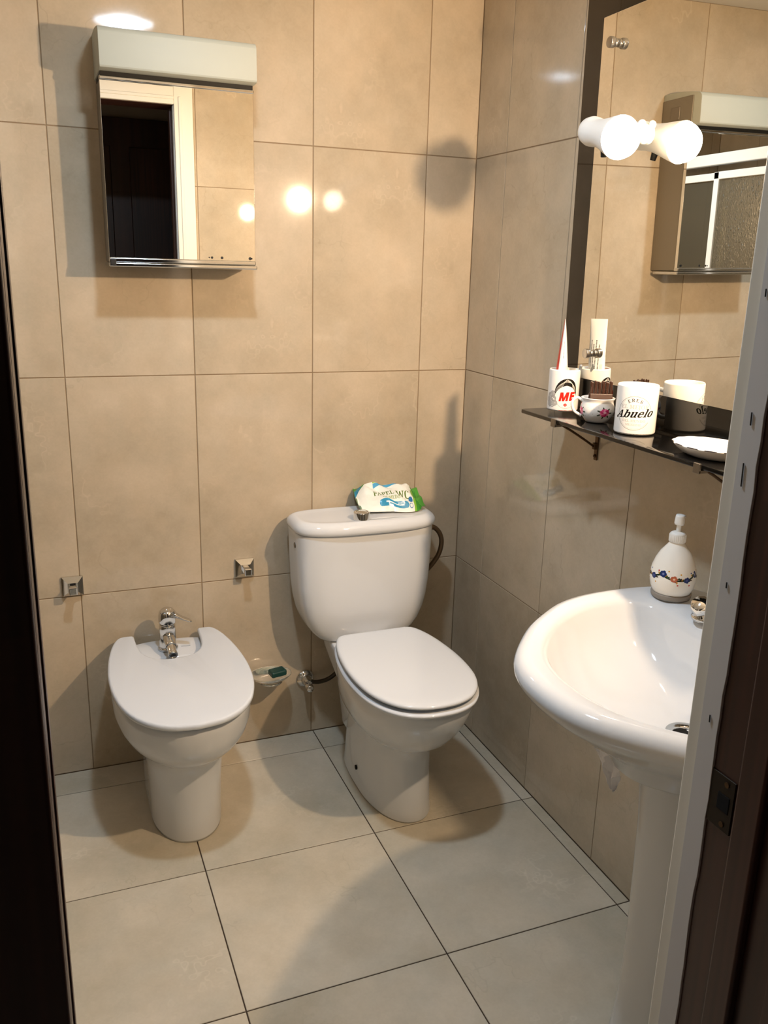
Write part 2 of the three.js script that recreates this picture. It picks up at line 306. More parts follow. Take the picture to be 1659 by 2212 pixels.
// ---------------------------------------------------------------- medicine cabinet
{
  const x0 = -1.039, x1 = -.681;
  const t = thing('medicine_cabinet', 'mirrored bathroom cabinet with light box on top, hung above the bidet', 'cabinet');
  mesh('cabinet_body', [span(x0 + .003, x1 - .003, 1.437, 1.845, .0, .118, .004)], M.cabinet, t);
  // light box with a rounded top front edge
  const sh = new THREE.Shape(); sh.moveTo(0, 1.856); sh.lineTo(.16, 1.856); sh.quadraticCurveTo(.168, 1.856, .168, 1.862); sh.lineTo(.166, 1.925); sh.quadraticCurveTo(.165, 1.938, .15, 1.94); sh.quadraticCurveTo(.07, 1.955, 0, 1.952); sh.closePath();
  const lb = new THREE.ExtrudeGeometry(sh, { depth: x1 - x0 - .004, bevelEnabled: true, bevelSize: .002, bevelThickness: .002, bevelSegments: 2, curveSegments: 10 });
  lb.applyMatrix4(new THREE.Matrix4().makeBasis(V(0, 0, 1), V(0, 1, 0), V(-1, 0, 0)).setPosition(x1 - .002, 0, .002));
  const l = mesh('light_box', toCreasedNormals(lb, .6), M.diffuser, t);
  mesh('end_cap', [span(x1 - .001, x1 + .004, 1.858, 1.936, .004, .138, .004)], M.cabinet, l);
  mesh('switch', span(x1 + .0025, x1 + .0065, 1.875, 1.912, .045, .085, .002), M.steel, l);
  mesh('shadow_gap', span(x0 + .003, x1 - .003, 1.8445, 1.8575, .02, .137, .001), M.black, t);
  const door = mesh('mirror_door', span(x0 + .001, x1 - .001, 1.446, 1.838, .119, .1315, .0006), M.mirror, t);
  mesh('top_rail', span(x0, x1, 1.8365, 1.8455, .117, .1365, .0025), M.chrome, door);
  mesh('bottom_rail', [span(x0, x1, 1.4365, 1.4475, .117, .136, .003)], M.chrome, door);
  for (const [x, r] of [[-.792, .003], [-.767, .0034], [-.6955, .0038], [-.6915, .0022], [-.799, .0016]]) mesh('tarnish_spot', T(new THREE.CylinderGeometry(r, r, .0006, 12), x, 1.4535, .1317, Math.PI / 2, 0, 0), M.black, door);
  mesh('lower_rail', [span(x0 - .001, x1 + .003, 1.4265, 1.436, .02, .138, .003)], M.chrome, t);
  mesh('rail_clip', [span(x0 + .002, x0 + .016, 1.4285, 1.444, .134, .1395, .002)], M.black, t);
}
// ---------------------------------------------------------------- toilet
const TX = -.364;
{
  const t = thing('toilet', 'white close-coupled toilet with closed lid in the back right corner', 'toilet');
  const O = (y, hw, zb, zf, zm, p = 4, q = 2.1) => dee(TX, y, hw, zb, zf, zm, p, 88, q);
  const bowl = loft([
    O(0, .093, .13, .552, .36, 3), O(.006, .094, .128, .555, .36, 3), O(.03, .0905, .13, .553, .36, 3), O(.1, .0865, .13, .546, .37, 3), O(.17, .085, .13, .540, .38, 3), O(.205, .0875, .125, .545, .38, 3),
    O(.222, .096, .12, .562, .39, 2.8), O(.238, .114, .12, .592, .4, 2.6), O(.262, .132, .13, .622, .41, 2.4), O(.295, .147, .15, .652, .42, 2.3), O(.33, .157, .17, .676, .425, 2.2), O(.36, .162, .18, .692, .43, 2.2), O(.385, .1645, .18, .700, .43, 2.2), O(.396, .164, .18, .700, .43, 2.2), O(.4, .160, .185, .695, .43, 2.2)]);
  mesh('bowl', [bowl, loft([dee(TX, .1, .07, .11, .3, .2, 5), dee(TX, .24, .085, .1, .3, .2, 5), dee(TX, .29, .1, .06, .3, .2, 5), dee(TX, .33, .108, .022, .3, .2, 6), dee(TX, .36, .114, .022, .31, .2, 6), dee(TX, .371, .113, .024, .31, .2, 6), dee(TX, .374, .109, .03, .3, .2, 6)])], M.porcelain, t);
  for (const s of [-1]) mesh('bolt_hole', T(new THREE.CylinderGeometry(.007, .007, .006, 18), TX + s * .0895, .055, .328, 0, 0, Math.PI / 2), M.hole, t);
  // seat ring and lid share one outline
  const half = [[.092, .246], [.112, .254], [.130, .286], [.146, .345], [.155, .41], [.1585, .465], [.156, .535], [.146, .594], [.124, .646], [.091, .684], [.049, .705], [0, .711]];
  const outline = (k, grow = 0) => { const pts = smoothPts([...half.map(p => V(p[0], 0, p[1])), ...half.slice(0, -1).reverse().map(p => V(-p[0], 0, p[1]))], 96); const c = V(0, 0, .47), OX = -.011;
    return pts.map(p => { const q = p.clone().sub(c); const f = (q.length() + grow) / q.length(); return V(TX + OX + q.x * f * k, 0, c.z + q.z * f * k); }); };
  const ring = (y, grow) => outline(1, grow).map(p => p.setY(y));
  mesh('seat', loft([ring(.401, -.008), ring(.403, 0), ring(.4085, .0055), ring(.414, .005), ring(.4165, -.002)]), M.lid, t);
  mesh('lid', loft([ring(.425, -.012), ring(.426, -.003), ring(.429, .0005), ring(.433, 0), ring(.4362, -.003), ring(.4378, -.009), ring(.4385, -.02), ring(.439, -.07)]), M.lid, t);
  for (const s of [-1, 1]) mesh('hinge', T(new THREE.CylinderGeometry(.011, .011, .05, 20), TX + s * .078, .414, .25, 0, 0, Math.PI / 2), M.lid, t);
  // cistern, rounded towards the bottom
  const C = (y, hw, zf, p) => dee(TX - .003, y, hw, .018, zf, .1, 7, 88, p);
  mesh('cistern', loft([C(.376, .125, .16, 4), C(.378, .133, .168, 4), C(.386, .145, .175, 4), C(.402, .160, .181, 4), C(.425, .175, .186, 4), C(.46, .189, .19, 4), C(.5, .198, .192, 4), C(.55, .204, .193, 4), C(.62, .207, .194, 4), C(.7, .2095, .195, 4), C(.711, .2095, .195, 4), C(.713, .206, .19, 4)]), M.porcelain, t);
  const Lr = (y, g) => dee(TX - .003, y, .2145 + g, .012 - g, .2085 + g, .11, 5, 88, 3.2);
  const cl = mesh('cistern_lid', loft([Lr(.7135, -.012), Lr(.714, -.004), Lr(.718, .001), Lr(.726, .003), Lr(.736, .001), Lr(.744, -.006), Lr(.7485, -.014), Lr(.7495, -.022), Lr(.7475, -.03), Lr(.7465, -.05)]), M.porcelain, t);
  mesh('flush_button', T(lathe([[0, 0], [.0235, 0], [.0238, .004], [.0236, .022], [.0218, .0245], [.018, .0252], [.0175, .0232], [.015, .0232], [.0145, .0256], [0, .026]], 36), TX - .028, .7465, .166), M.chrome, cl);
  mesh('maker_mark', T(new THREE.CylinderGeometry(.008, .008, .002, 20), TX - .2125, .674, .12, 0, 0, Math.PI / 2), M.steel, t);
}
// braided hose feeding the cistern, stop valve low on the wall
tag(mesh('water_hose', [tube([V(-.146, .683, .096), V(-.132, .682, .096), V(-.112, .665, .094), V(-.099, .634, .09), V(-.104, .59, .085), V(-.122, .553, .075), V(-.143, .515, .055), V(-.152, .48, .035), V(-.155, .44, .028)], .0075, 48, 14), T(new THREE.CylinderGeometry(.0105, .0105, .018, 18), -.147, .683, .096, 0, 0, Math.PI / 2)], std({ color: 0x6d5a44, metalness: .8, roughness: .4 }), scene), 'braided metal water hose curling out beside the toilet cistern', 'hose');
{
  const t = thing('stop_valve', 'small chrome stop valve on the wall left of the toilet', 'valve', [-.51, .19, 0]);
  mesh('rosette', T(lathe([[0, .002], [.028, .002], [.028, .006], [.02, .013], [.012, .016], [.012, .04], [0, .042]], 36), 0, 0, 0, Math.PI / 2, 0, 0), M.chrome, t);
  mesh('valve_handle', [T(lathe([[0, 0], [.011, 0], [.0125, .004], [.0125, .022], [.009, .027], [0, .028]], 8), 0, -.008, .036, Math.PI / 1.9, 0, 0), T(new THREE.CylinderGeometry(.0095, .0095, .03, 18), 0, 0, .028, Math.PI / 2, 0, 0)], M.chrome, t);
  mesh('outlet_pipe', tube([V(.008, 0, .03), V(.035, -.004, .032), V(.07, .004, .034), V(.1, .03, .036), V(.125, .07, .038)], .0065, 28, 12), std({ color: 0x4c443a, metalness: .8, roughness: .45 }), t);
}
// ---------------------------------------------------------------- bidet
const BX = -.934;
{
  const t = thing('bidet', 'white bidet with a closed cut-out lid below the mirrored cabinet', 'bidet');
  const O = (y, hw, zb, zf, zm, p = 3.4, q = 2.1) => dee(BX, y, hw, zb, zf, zm, p, 88, q);
  mesh('bowl', loft([
    O(0, .091, .03, .437, .29, 5), O(.008, .092, .028, .439, .29, 5), O(.05, .0915, .028, .437, .29, 5), O(.12, .094, .026, .442, .29, 5), O(.19, .0985, .024, .450, .29, 5), O(.225, .102, .022, .458, .29, 4.6),
    O(.243, .114, .02, .476, .29, 4.2), O(.262, .136, .02, .505, .29, 3.8), O(.283, .153, .02, .528, .29, 3.4), O(.308, .165, .02, .546, .29, 3.2), O(.335, .172, .02, .557, .29, 3.1), O(.37, .1735, .02, .562, .29, 3.1), O(.385, .172, .021, .561, .29, 3.1), O(.391, .168, .024, .557, .29, 3.1),
    O(.392, .155, .06, .545, .29, 3.0), O(.391, .125, .135, .5, .3, 2.6), O(.386, .117, .142, .49, .3, 2.5), O(.36, .11, .15, .47, .3, 2.4), O(.3, .09, .18, .43, .3, 2.2), O(.26, .05, .24, .36, .3, 2)]), M.porcelain, t);
  const half = [[.091, .032], [.094, .026], [.106, .025], [.128, .029], [.146, .062], [.164, .14], [.174, .225], [.1765, .295], [.172, .37], [.161, .43], [.141, .486], [.108, .533], [.06, .565], [0, .576]];
  const cut = [[0, .208], [-.032, .203], [-.06, .186], [-.08, .15], [-.0885, .1], [-.0905, .06]];
  const sh = new THREE.Shape();
  const right = smoothPts(half.slice(1).map(p => V(p[0], p[1], 0)), 60), cutc = smoothPts(cut.map(p => V(p[0], p[1], 0)), 24);
  sh.moveTo(half[0][0], half[0][1]); right.forEach(p => sh.lineTo(p.x, p.y)); [...right].reverse().slice(1).forEach(p => sh.lineTo(-p.x, p.y)); sh.lineTo(-half[0][0], half[0][1]);
  [...cutc].reverse().forEach(p => sh.lineTo(p.x, p.y)); cutc.slice(1).forEach(p => sh.lineTo(-p.x, p.y)); sh.closePath();
  const g = new THREE.ExtrudeGeometry(sh, { depth: .004, bevelEnabled: true, bevelSize: .006, bevelOffset: -.004, bevelThickness: .006, bevelSegments: 5 });
  g.applyMatrix4(new THREE.Matrix4().makeBasis(V(1, 0, 0), V(0, 0, 1), V(0, -1, 0)).setPosition(BX, .4105, 0));
  mesh('lid', toCreasedNormals(g, .45), M.lid, t);
  for (const s of [-1, 1]) mesh('hinge', T(new THREE.CylinderGeometry(.008, .008, .028, 18), BX + s * .104, .398, .042, 0, 0, Math.PI / 2), s > 0 ? M.chrome : M.whitePlastic, t);
  mesh('maker_mark', T(box(.026, .0006, .006, 0, 0, 0, 0), BX + .046, .3925, .085, 0, -.1, 0), std({ color: 0xb9c0c8, roughness: .4 }), t);
}
{
  const t = thing('bidet_tap', 'chrome single-lever mixer tap standing at the back of the bidet', 'tap', [BX - .003, .392, .088]);
  mesh('tap_body', [lathe([[0, 0], [.0275, 0], [.0278, .005], [.0255, .008], [.0235, .012], [.0228, .06], [.0225, .072], [.020, .076], [0, .077]], 40), along(lathe([[0, 0], [.017, .0], [.0165, .03], [.0145, .05], [.0135, .055], [0, .0555]], 30), V(.02, -.28, 1), V(0, .044, .006))], M.chrome, t);
  mesh('aerator', along(lathe([[0, 0], [.0122, 0], [.0125, .004], [.0115, .02], [.0128, .023], [.0132, .03], [.0122, .034], [.0095, .034], [.009, .028], [0, .028]], 28), V(.03, -.42, 1), V(.001, .0295, .056)), M.chrome, t);
  const lev = (x, y, w, h, z) => Array.from({ length: 16 }, (_, k) => { const a = k / 16 * Math.PI * 2; return V(x, y + h * Math.sin(a), z + w * Math.cos(a)); });
  mesh('lever', [T(lathe([[0, 0], [.0225, 0], [.0242, .005], [.0245, .022], [.0228, .033], [.017, .0405], [.008, .0438], [0, .0445]], 40), 0, .079, 0, .12, 0, -.05), loft([lev(.012, .106, .014, .012, .004), lev(.026, .1, .0135, .008, .008), lev(.044, .091, .0125, .0055, .014), lev(.058, .086, .011, .0045, .019), lev(.064, .0845, .007, .0025, .021)])], M.chrome, t);
}
// ---------------------------------------------------------------- washbasin and pedestal
const SZ = 1.37;
{
  const t = thing('washbasin', 'white pedestal washbasin on the right wall under the shelf', 'washbasin');
  const outH = [[0, -.552], [.05, -.5485], [.1, -.533], [.14, -.509], [.185, -.473], [.232, -.428], [.27, -.378], [.303, -.325], [.324, -.26], [.331, -.18], [.325, -.1], [.308, -.048], [.27, -.006]];
  const inH = [[0, -.486], [.06, -.48], [.112, -.462], [.15, -.437], [.2, -.39], [.24, -.335], [.266, -.275], [.272, -.21], [.26, -.17], [.22, -.148], [.15, -.14], [.08, -.138], [0, -.137]];
  const n = 120;
  const curve = (h) => { const pts = [...h.map(p => V(p[1], 0, SZ - p[0])), ...h.slice(1).reverse().map(p => V(p[1], 0, SZ + p[0]))]; return pts; };
  // resample both outlines by angle about one centre so that their points pair up
  const cx = -.285;
  const byAngle = (h, backX) => { const pts = smoothPts(curve(h), 600, true); const out = [];
    for (let k = 0; k < n; k++) { const a = k / n * Math.PI * 2; const dx = Math.cos(a), dz = Math.sin(a); let best = null, bd = 1e9;
      for (const p of pts) { const px = p.x - cx, pz = p.z - SZ, l = Math.hypot(px, pz); const d = 1 - (px * dx + pz * dz) / l; if (d < bd) { bd = d; best = l; } }
      let l = best; if (backX !== undefined && cx + dx * l > backX) l = (backX - cx) / dx; out.push([dx, dz, l]); } 
    for (let r = 0; r < 2; r++) { const c = out.map(o => o[2]); out.forEach((o, k) => { if (!(backX !== undefined && cx + o[0] * o[2] > backX - .02)) o[2] = (c[(k + n - 1) % n] + 2 * c[k] + c[(k + 1) % n]) / 4; }); }
    return out; };
  const out = byAngle(outH, -.0015), inn = byAngle(inH);
  const ringO = (y, grow, s = 1) => out.map(([dx, dz, l]) => { const L = l * s + grow; return V(Math.min(cx + dx * L, -.0015), y, SZ + dz * L); });
  const mixR = (y, k) => out.map(([dx, dz, l], i) => { const L = l + (inn[i][2] - l) * k; return V(Math.min(cx + dx * L, -.0015), y, SZ + dz * L); });
  const dx0 = -.25;   // drain
  const ringI = (y, s) => inn.map(([dx, dz, l]) => V((cx + dx * l * s) + (dx0 - cx) * (1 - s), y, SZ + dz * l * s));
  mesh('basin', loft([
    ringO(.645, 0, .3), ringO(.655, 0, .35), ringO(.687, 0, .42), ringO(.712, 0, .54), ringO(.734, 0, .66), ringO(.757, 0, .78), ringO(.776, 0, .87), ringO(.787, 0, .925), ringO(.796, 0, .962), ringO(.804, 0, .985), ringO(.811, 0, .998), ringO(.818, 0, 1), ringO(.825, -.003), ringO(.8325, -.010), ringO(.8355, -.02),
    mixR(.836, .45), mixR(.834, .72), mixR(.829, .9), mixR(.82, 1), ringI(.803, .965), ringI(.78, .91), ringI(.755, .82), ringI(.732, .68), ringI(.715, .5), ringI(.703, .32), ringI(.698, .16), ringI(.695, .12)]), M.porcelain, t);
  mesh('drain_ring', T(lathe([[.021, -.012], [.021, 0], [.0245, .002], [.033, .0035], [.0345, .002], [.033, 0], [.03, -.003]], 40), dx0, .699, SZ), M.chrome, t);
  mesh('drain_hole', T(new THREE.CylinderGeometry(.0215, .0215, .002, 30), dx0, .6945, SZ), M.hole, t);
  const P = (y, r, rz, cx2) => { const o = []; for (let k = 0; k < 64; k++) { const a = k / 64 * Math.PI * 2, c = Math.cos(a), s = Math.sin(a); o.push(V(cx2 + r * Math.sign(c) * Math.abs(c) ** .8, y, SZ + rz * Math.sign(s) * Math.abs(s) ** .85)); } return o; };
  mesh('pedestal', loft([P(0, .118, .118, -.17), P(.01, .119, .12, -.17), P(.06, .114, .113, -.172), P(.15, .108, .105, -.175), P(.3, .105, .100, -.18), P(.5, .106, .100, -.185), P(.6, .110, .103, -.19), P(.68, .12, .11, -.2)]), M.porcelain, t);
}
{
  const t = thing('basin_tap', 'chrome tap at the back of the washbasin, half behind the door frame', 'tap', [-.075, .837, SZ]);
  mesh('tap_body', [T(new RoundedBoxGeometry(.05, .03, .12, 3, .012), 0, .018, 0), lathe([[0, 0], [.026, 0], [.024, .05], [.018, .075], [0, .078]], 32), along(lathe([[0, 0], [.014, 0], [.012, .1], [.0125, .12], [0, .121]], 24), V(-1, .05, 0), V(0, .05, 0))], M.chrome, t);
  for (const s of [-1, 1]) mesh('tap_handle', [T(lathe([[0, 0], [.021, 0], [.021, .006], [.016, .009], [.0155, .016], [.0195, .019], [.0205, .03], [.016, .037], [0, .039]], 8), -.044, .006, s * .134, 0, .4, .55), T(lathe([[0, 0], [.024, 0], [.024, .004], [.02, .007], [0, .007]], 28), -.042, .0005, s * .133)], M.chrome, t);
}
{ // torn white paper hanging below the basin
  const W = 10, H = 14, rings = [];
  const left = [0, 0, 0, 0, 0, 0, 0, .002, .007, .016, .027, .036, .04, .044], g0 = V(-.325, .654, 1.228), gx = V(.0, -.008, .078);
  const P = []; const front = [], back = [];
  for (let j = 0; j < H; j++) { const f = [], b = []; for (let i = 0; i < W; i++) { const l = left[j] / .062, r = 1 - (j > 10 ? (j - 10) * .05 : 0) + Math.sin(j * 1.7) * .015, u = l + (r - l) * i / (W - 1);
      const p = g0.clone().addScaledVector(gx, u * 1.0).add(V(.0035 * Math.sin(i * 1.3 + j * .9) + rr(-.0015, .0015), -.09 * j / (H - 1), .003 * Math.sin(j * 1.1))); f.push(p); b.push(p.clone().add(V(.0008, 0, -.0005))); } front.push(f); back.push(b); }
  for (let j = 0; j < H; j++) rings.push([...front[j], ...back[j].reverse()]);
  tag(mesh('paper_scrap', loft(rings, { crease: .4 }), std({ color: 0xe6e6ea, roughness: .75 }), scene), 'torn white paper scrap hanging under the washbasin rim', 'paper');
}
// ---------------------------------------------------------------- canvases for prints
function canvasTex(w, h, draw) { const c = document.createElement('canvas'); c.width = w; c.height = h; const x = c.getContext('2d'); draw(x, w, h); const t = new THREE.CanvasTexture(c); t.colorSpace = THREE.SRGBColorSpace; t.wrapS = THREE.RepeatWrapping; t.anisotropy = 4; return t; }
const CER = '#f3f1ec';
function arcText(x, str, cx, cy, r, a0, step) { [...str].forEach((ch, i) => { const a = a0 + i * step; x.save(); x.translate(cx + r * Math.sin(a), cy - r * Math.cos(a)); x.rotate(a); x.fillText(ch, 0, 0); x.restore(); }); }
// mug wall with print: u runs once round, starting at the far side from the print
function mug(name, label, pos, r, h, face, tex, handleTurn) {
  const t = thing(name, label, 'mug', pos);
  const prof = [[0, .0035], [r * .82, .0035], [r * .84, 0], [r * .96, .0005], [r, .004], [r, h * .3], [r, h * .6], [r, h - .003], [r - .0015, h], [r - .0035, h - .002], [r - .004, h * .5], [r - .005, .01], [0, .007]];
  const len = [0]; 
  const g = lathe(prof, 72), uv = g.attributes.uv, p = g.attributes.position;
  for (let i = 0; i < uv.count; i++) { const rad = Math.hypot(p.getX(i), p.getZ(i)); uv.setY(i, rad > r - .0012 ? p.getY(i) / h : .995); }
  g.rotateY(face - Math.PI);   // lathe u = .5 points to +z turned by face
  mesh('mug_body', g, phy({ map: tex, roughness: .12 }), t);
  const hd = capTube(smoothPts([V(r - .002, h * .78, 0), V(r + .018, h * .8, 0), V(r + .027, h * .62, 0), V(r + .026, h * .4, 0), V(r + .016, h * .22, 0), V(r - .002, h * .2, 0)], 26), .0048, 12);
  hd.rotateY(handleTurn); mesh('handle', hd, M.ceramic, t);
  return t;
}
const SH = 1.1252;
// LatheGeometry: u=0 at angle 0 -> +z, growing towards +x; u=.5 -> -z. After rotateY(face - PI) u=.5 faces the direction (sin face, cos face).
{ // mug of the grandmother drawing
  const tex = canvasTex(1536, 640, (x, w, h) => {
    x.fillStyle = CER; x.fillRect(0, 0, w, h);
    const S = 1.34; x.setTransform(S, 0, 0, S, w * .5 + 22 - S * 800, h * .6 - S * 400); const cx = 800, cy = 400;
    x.strokeStyle = '#2a2724'; x.fillStyle = '#221f1d'; x.lineWidth = 4; x.lineCap = 'round';
    // dark parted hair
    x.beginPath(); x.moveTo(cx - 128, cy + 20); x.bezierCurveTo(cx - 130, cy - 110, cx - 60, cy - 190, cx + 30, cy - 190); x.bezierCurveTo(cx + 110, cy - 190, cx + 160, cy - 110, cx + 150, cy + 10); x.bezierCurveTo(cx + 130, cy - 60, cx + 90, cy - 100, cx + 20, cy - 110); x.bezierCurveTo(cx - 50, cy - 100, cx - 100, cy - 50, cx - 128, cy + 20); x.fill();
    x.strokeStyle = '#d9d5cc'; x.lineWidth = 3.5; for (let k = 0; k < 5; k++) { x.beginPath(); x.moveTo(cx - 118 + k * 18, cy - 30 - k * 10); x.bezierCurveTo(cx - 90 + k * 20, cy - 110 - k * 9, cx - 30 + k * 8, cy - 150 - k * 6, cx + 20, cy - 150 - k * 7); x.stroke(); x.beginPath(); x.moveTo(cx + 25, cy - 150 - k * 7); x.bezierCurveTo(cx + 80, cy - 150, cx + 120 - k * 8, cy - 110 - k * 6, cx + 140 - k * 12, cy - 40 - k * 12); x.stroke(); }
    // curls
    x.strokeStyle = '#3d3934'; x.lineWidth = 4.5;
    for (const [dx, dy, r] of [[-150, -6, 34], [-196, 20, 34], [-214, 66, 34], [-170, 60, 36], [-130, 50, 32], [-196, 112, 34], [-150, 108, 36], [-110, 96, 28]]) { x.fillStyle = CER; x.beginPath(); x.arc(cx + dx, cy + dy, r, 0, 7); x.fill(); for (let q = r; q > 6; q -= 9) { x.beginPath(); x.arc(cx + dx, cy + dy, q, q, q + 5.4); x.stroke(); } }
    // face line, letters, mouth
    x.strokeStyle = '#8c867d'; x.lineWidth = 3; x.beginPath(); x.arc(cx + 18, cy + 30, 122, .1, Math.PI - .1); x.stroke();
    x.save(); x.translate(cx + 25, cy + 62); x.transform(1, -.06, -.16, 1, 0, 0); x.fillStyle = '#e3281d'; x.strokeStyle = '#e3281d'; x.lineWidth = 9; x.lineJoin = 'round'; x.textAlign = 'center'; x.font = 'bold 132px sans-serif'; x.fillText('ME', 0, 0); x.strokeText('ME', 0, 0); x.restore();
    x.fillStyle = '#c8352c'; for (const [a, b] of [[-11, 0], [11, 0], [0, -9], [0, 9]]) { x.beginPath(); x.arc(cx + 15 + a, cy + 112 + b, 10, 0, 7); x.fill(); } x.fillStyle = CER; x.beginPath(); x.arc(cx + 15, cy + 112, 4, 0, 7); x.fill(); x.setTransform(1, 0, 0, 1, 0, 0);
  });
  mug('mug', 'white mug with red letters ME under drawn dark hair, leftmost on the shelf', [-.058, SH, .628], .0365, .097, -.58, tex, .95);
}
{
  const tex = canvasTex(1536, 600, (x, w, h) => {
    x.fillStyle = CER; x.fillRect(0, 0, w, h); const cx = w * .5, cy = h * .55, R = 205;
    x.strokeStyle = '#9b9892'; x.lineWidth = 6; x.beginPath(); x.arc(cx, cy, R, .55, Math.PI * 2 - .25); x.stroke(); x.lineWidth = 3; x.strokeStyle = '#c9c6c0'; x.beginPath(); x.arc(cx, cy, R - 14, .6, Math.PI * 2 - .3); x.stroke();
    x.textAlign = 'center'; x.textBaseline = 'middle';
    x.fillStyle = '#4d4a45'; x.font = 'bold 58px serif'; arcText(x, 'ERES', cx, cy, R - 46, -.46, .31);
    x.fillStyle = '#bdbab4'; x.font = 'bold 66px serif'; x.fillText('EL MEJOR', cx, cy - 78);
    x.font = 'bold 44px serif'; x.fillText('DEL MUNDO', cx, cy + 92); x.font = 'bold 38px serif'; x.fillText('MUNDIAL', cx, cy + 140);
    x.save(); x.translate(cx, cy + 6); x.transform(1, -.07, -.22, 1, 0, 0); x.fillStyle = '#141414'; x.strokeStyle = '#141414'; x.lineWidth = 3; x.font = 'italic bold 128px serif'; x.fillText('Abuelo', 0, 0); x.strokeText('Abuelo', 0, 0);
    x.lineWidth = 8; x.beginPath(); x.moveTo(-215, 52); x.quadraticCurveTo(-240, 20, -205, 22); x.stroke(); x.restore();
  });
  mug('mug', 'white mug with black script word Abuelo in a circle, in the middle of the shelf', [-.074, SH, .925], .042, .1, -.74, tex, 1.06);
}
{ // toothpaste tube and a grey stick in the first mug
  const t = thing('toothpaste_tube', 'white toothpaste tube with one red side, upright in the ME mug', 'tube', [-.064, SH + .009, .625]);
  const rings = [], N = 32;
  const tex = canvasTex(512, 512, (x, w, h) => { x.fillStyle = '#f4f4f1'; x.fillRect(0, 0, w, h); x.fillStyle = '#d4281c'; x.fillRect(w * .61, 0, w * .19, h * .96); x.fillStyle = '#3a3836'; for (const [a, b, c] of [[.14, .3, .75], [.19, .42, .7], [.24, .3, .75], [.30, .35, .7], [.47, .55, .74]]) for (let q = b; q < c; q += .017) x.fillRect(w * a, h * (1 - q), w * .02, h * .011); x.fillStyle = '#b9d3d6'; x.fillRect(w * .34, h * .55, w * .07, h * .4); });
  for (let i = 0; i <= 18; i++) { const f = i / 18, y = .01 + f * .192, a = .0195 * (1 + .1 * f), b = .0165 * (1 - f ** 1.6) + .0009; rings.push(Array.from({ length: N }, (_, k) => { const q = k / N * Math.PI * 2; return V(a * Math.cos(q), y, b * Math.sin(q)); })); }
  const b = loft(rings); b.rotateY(1.02); b.rotateX(-.02); mesh('tube_body', b, phy({ map: tex, roughness: .28 }), t);
  mesh('tube_cap', lathe([[0, 0], [.014, 0], [.015, .012], [0, .0125]], 24), M.whitePlastic, t);
  tag(mesh('stick', [capTube([V(-.035, SH + .012, .622), V(-.033, SH + .06, .64), V(-.031, SH + .1, .65), V(-.033, SH + .106, .655)], .0035, 8)], std({ color: 0x8f959a, roughness: .4 }), scene), 'short grey stick leaning on the rim of the ME mug', 'stick');
}
{ // little flowered pot with hair claw
  const tex = canvasTex(1024, 256, (x, w, h) => {
    x.fillStyle = '#eceae6'; x.fillRect(0, 0, w, h);
    for (const cx of [120, 410, 690, 960]) { for (let k = 0; k < 7; k++) { const a = k * .9; x.fillStyle = '#3f4a3a'; x.beginPath(); x.ellipse(cx + 62 * Math.cos(a), 130 + 52 * Math.sin(a), 22, 9, a, 0, 7); x.fill(); }
      for (let k = 0; k < 9; k++) { const a = k * .7; x.fillStyle = ['#d9467f', '#e97fa6', '#c02d66'][k % 3]; x.beginPath(); x.ellipse(cx + 26 * Math.cos(a), 125 + 26 * Math.sin(a), 26, 18, a, 0, 7); x.fill(); } x.fillStyle = '#f3b6c9'; x.beginPath(); x.arc(cx, 122, 16, 0, 7); x.fill(); }
    for (let k = 0; k < 40; k++) { x.fillStyle = '#6d7a5c'; x.fillRect((k * 97) % 1024, 60 + (k * 53) % 150, 5, 5); }
  });
  const t = thing('flowered_cup', 'small round cup with pink roses and one handle, between the two mugs', 'cup', [-.072, SH, .788]);
  const pr = [[0, .003], [.02, .003], [.021, 0], [.024, 0], [.027, .004], [.0345, .014], [.0375, .024], [.0365, .034], [.034, .042], [.0335, .046], [.0365, .051], [.037, .0525], [.0355, .053], [.032, .048], [.031, .044], [.034, .026], [.028, .012], [0, .008]];
  const g = lathe(pr, 56), uv = g.attributes.uv, p = g.attributes.position; for (let i = 0; i < uv.count; i++) { uv.setX(i, uv.getX(i) * 1.0); const j = i % pr.length; uv.setY(i, j < 9 ? p.getY(i) / .046 : .99); }
  g.rotateY(1.9); mesh('cup_body', g, phy({ map: tex, roughness: .15 }), t);
  const hd = capTube(smoothPts([V(.033, .044, 0), V(.046, .051, 0), V(.056, .041, 0), V(.051, .022, 0), V(.036, .012, 0)], 22), .0034, 10); hd.rotateY(2.72); mesh('handle', hd, M.ceramic, t);
  const c = thing('hair_claw', 'brown tortoiseshell hair claw standing in the flowered cup', 'hair clip', [-.068, SH + .012, .79]);
  const claw = phy({ color: 0x3b2216, roughness: .25, clearcoat: .5 });
  for (const s of [-1, 1]) { const parts = [T(new RoundedBoxGeometry(.05, .028, .0035, 2, .0015), 0, .036, s * .009, s * -.25, 0, 0)]; for (let k = 0; k < 6; k++) parts.push(T(box(.0045, .03 + (k % 2) * .004, .003, -.021 + k * .0084, .06, s * .0055, .0012), 0, 0, 0, 0, 0, 0)); const gg = join(parts); gg.rotateY(-.38); mesh('claw_half', gg, claw, c); }
  mesh('claw_spring', T(new THREE.CylinderGeometry(.003, .003, .03, 12), 0, .034, 0, 0, -.38, Math.PI / 2), M.steel, c);
}
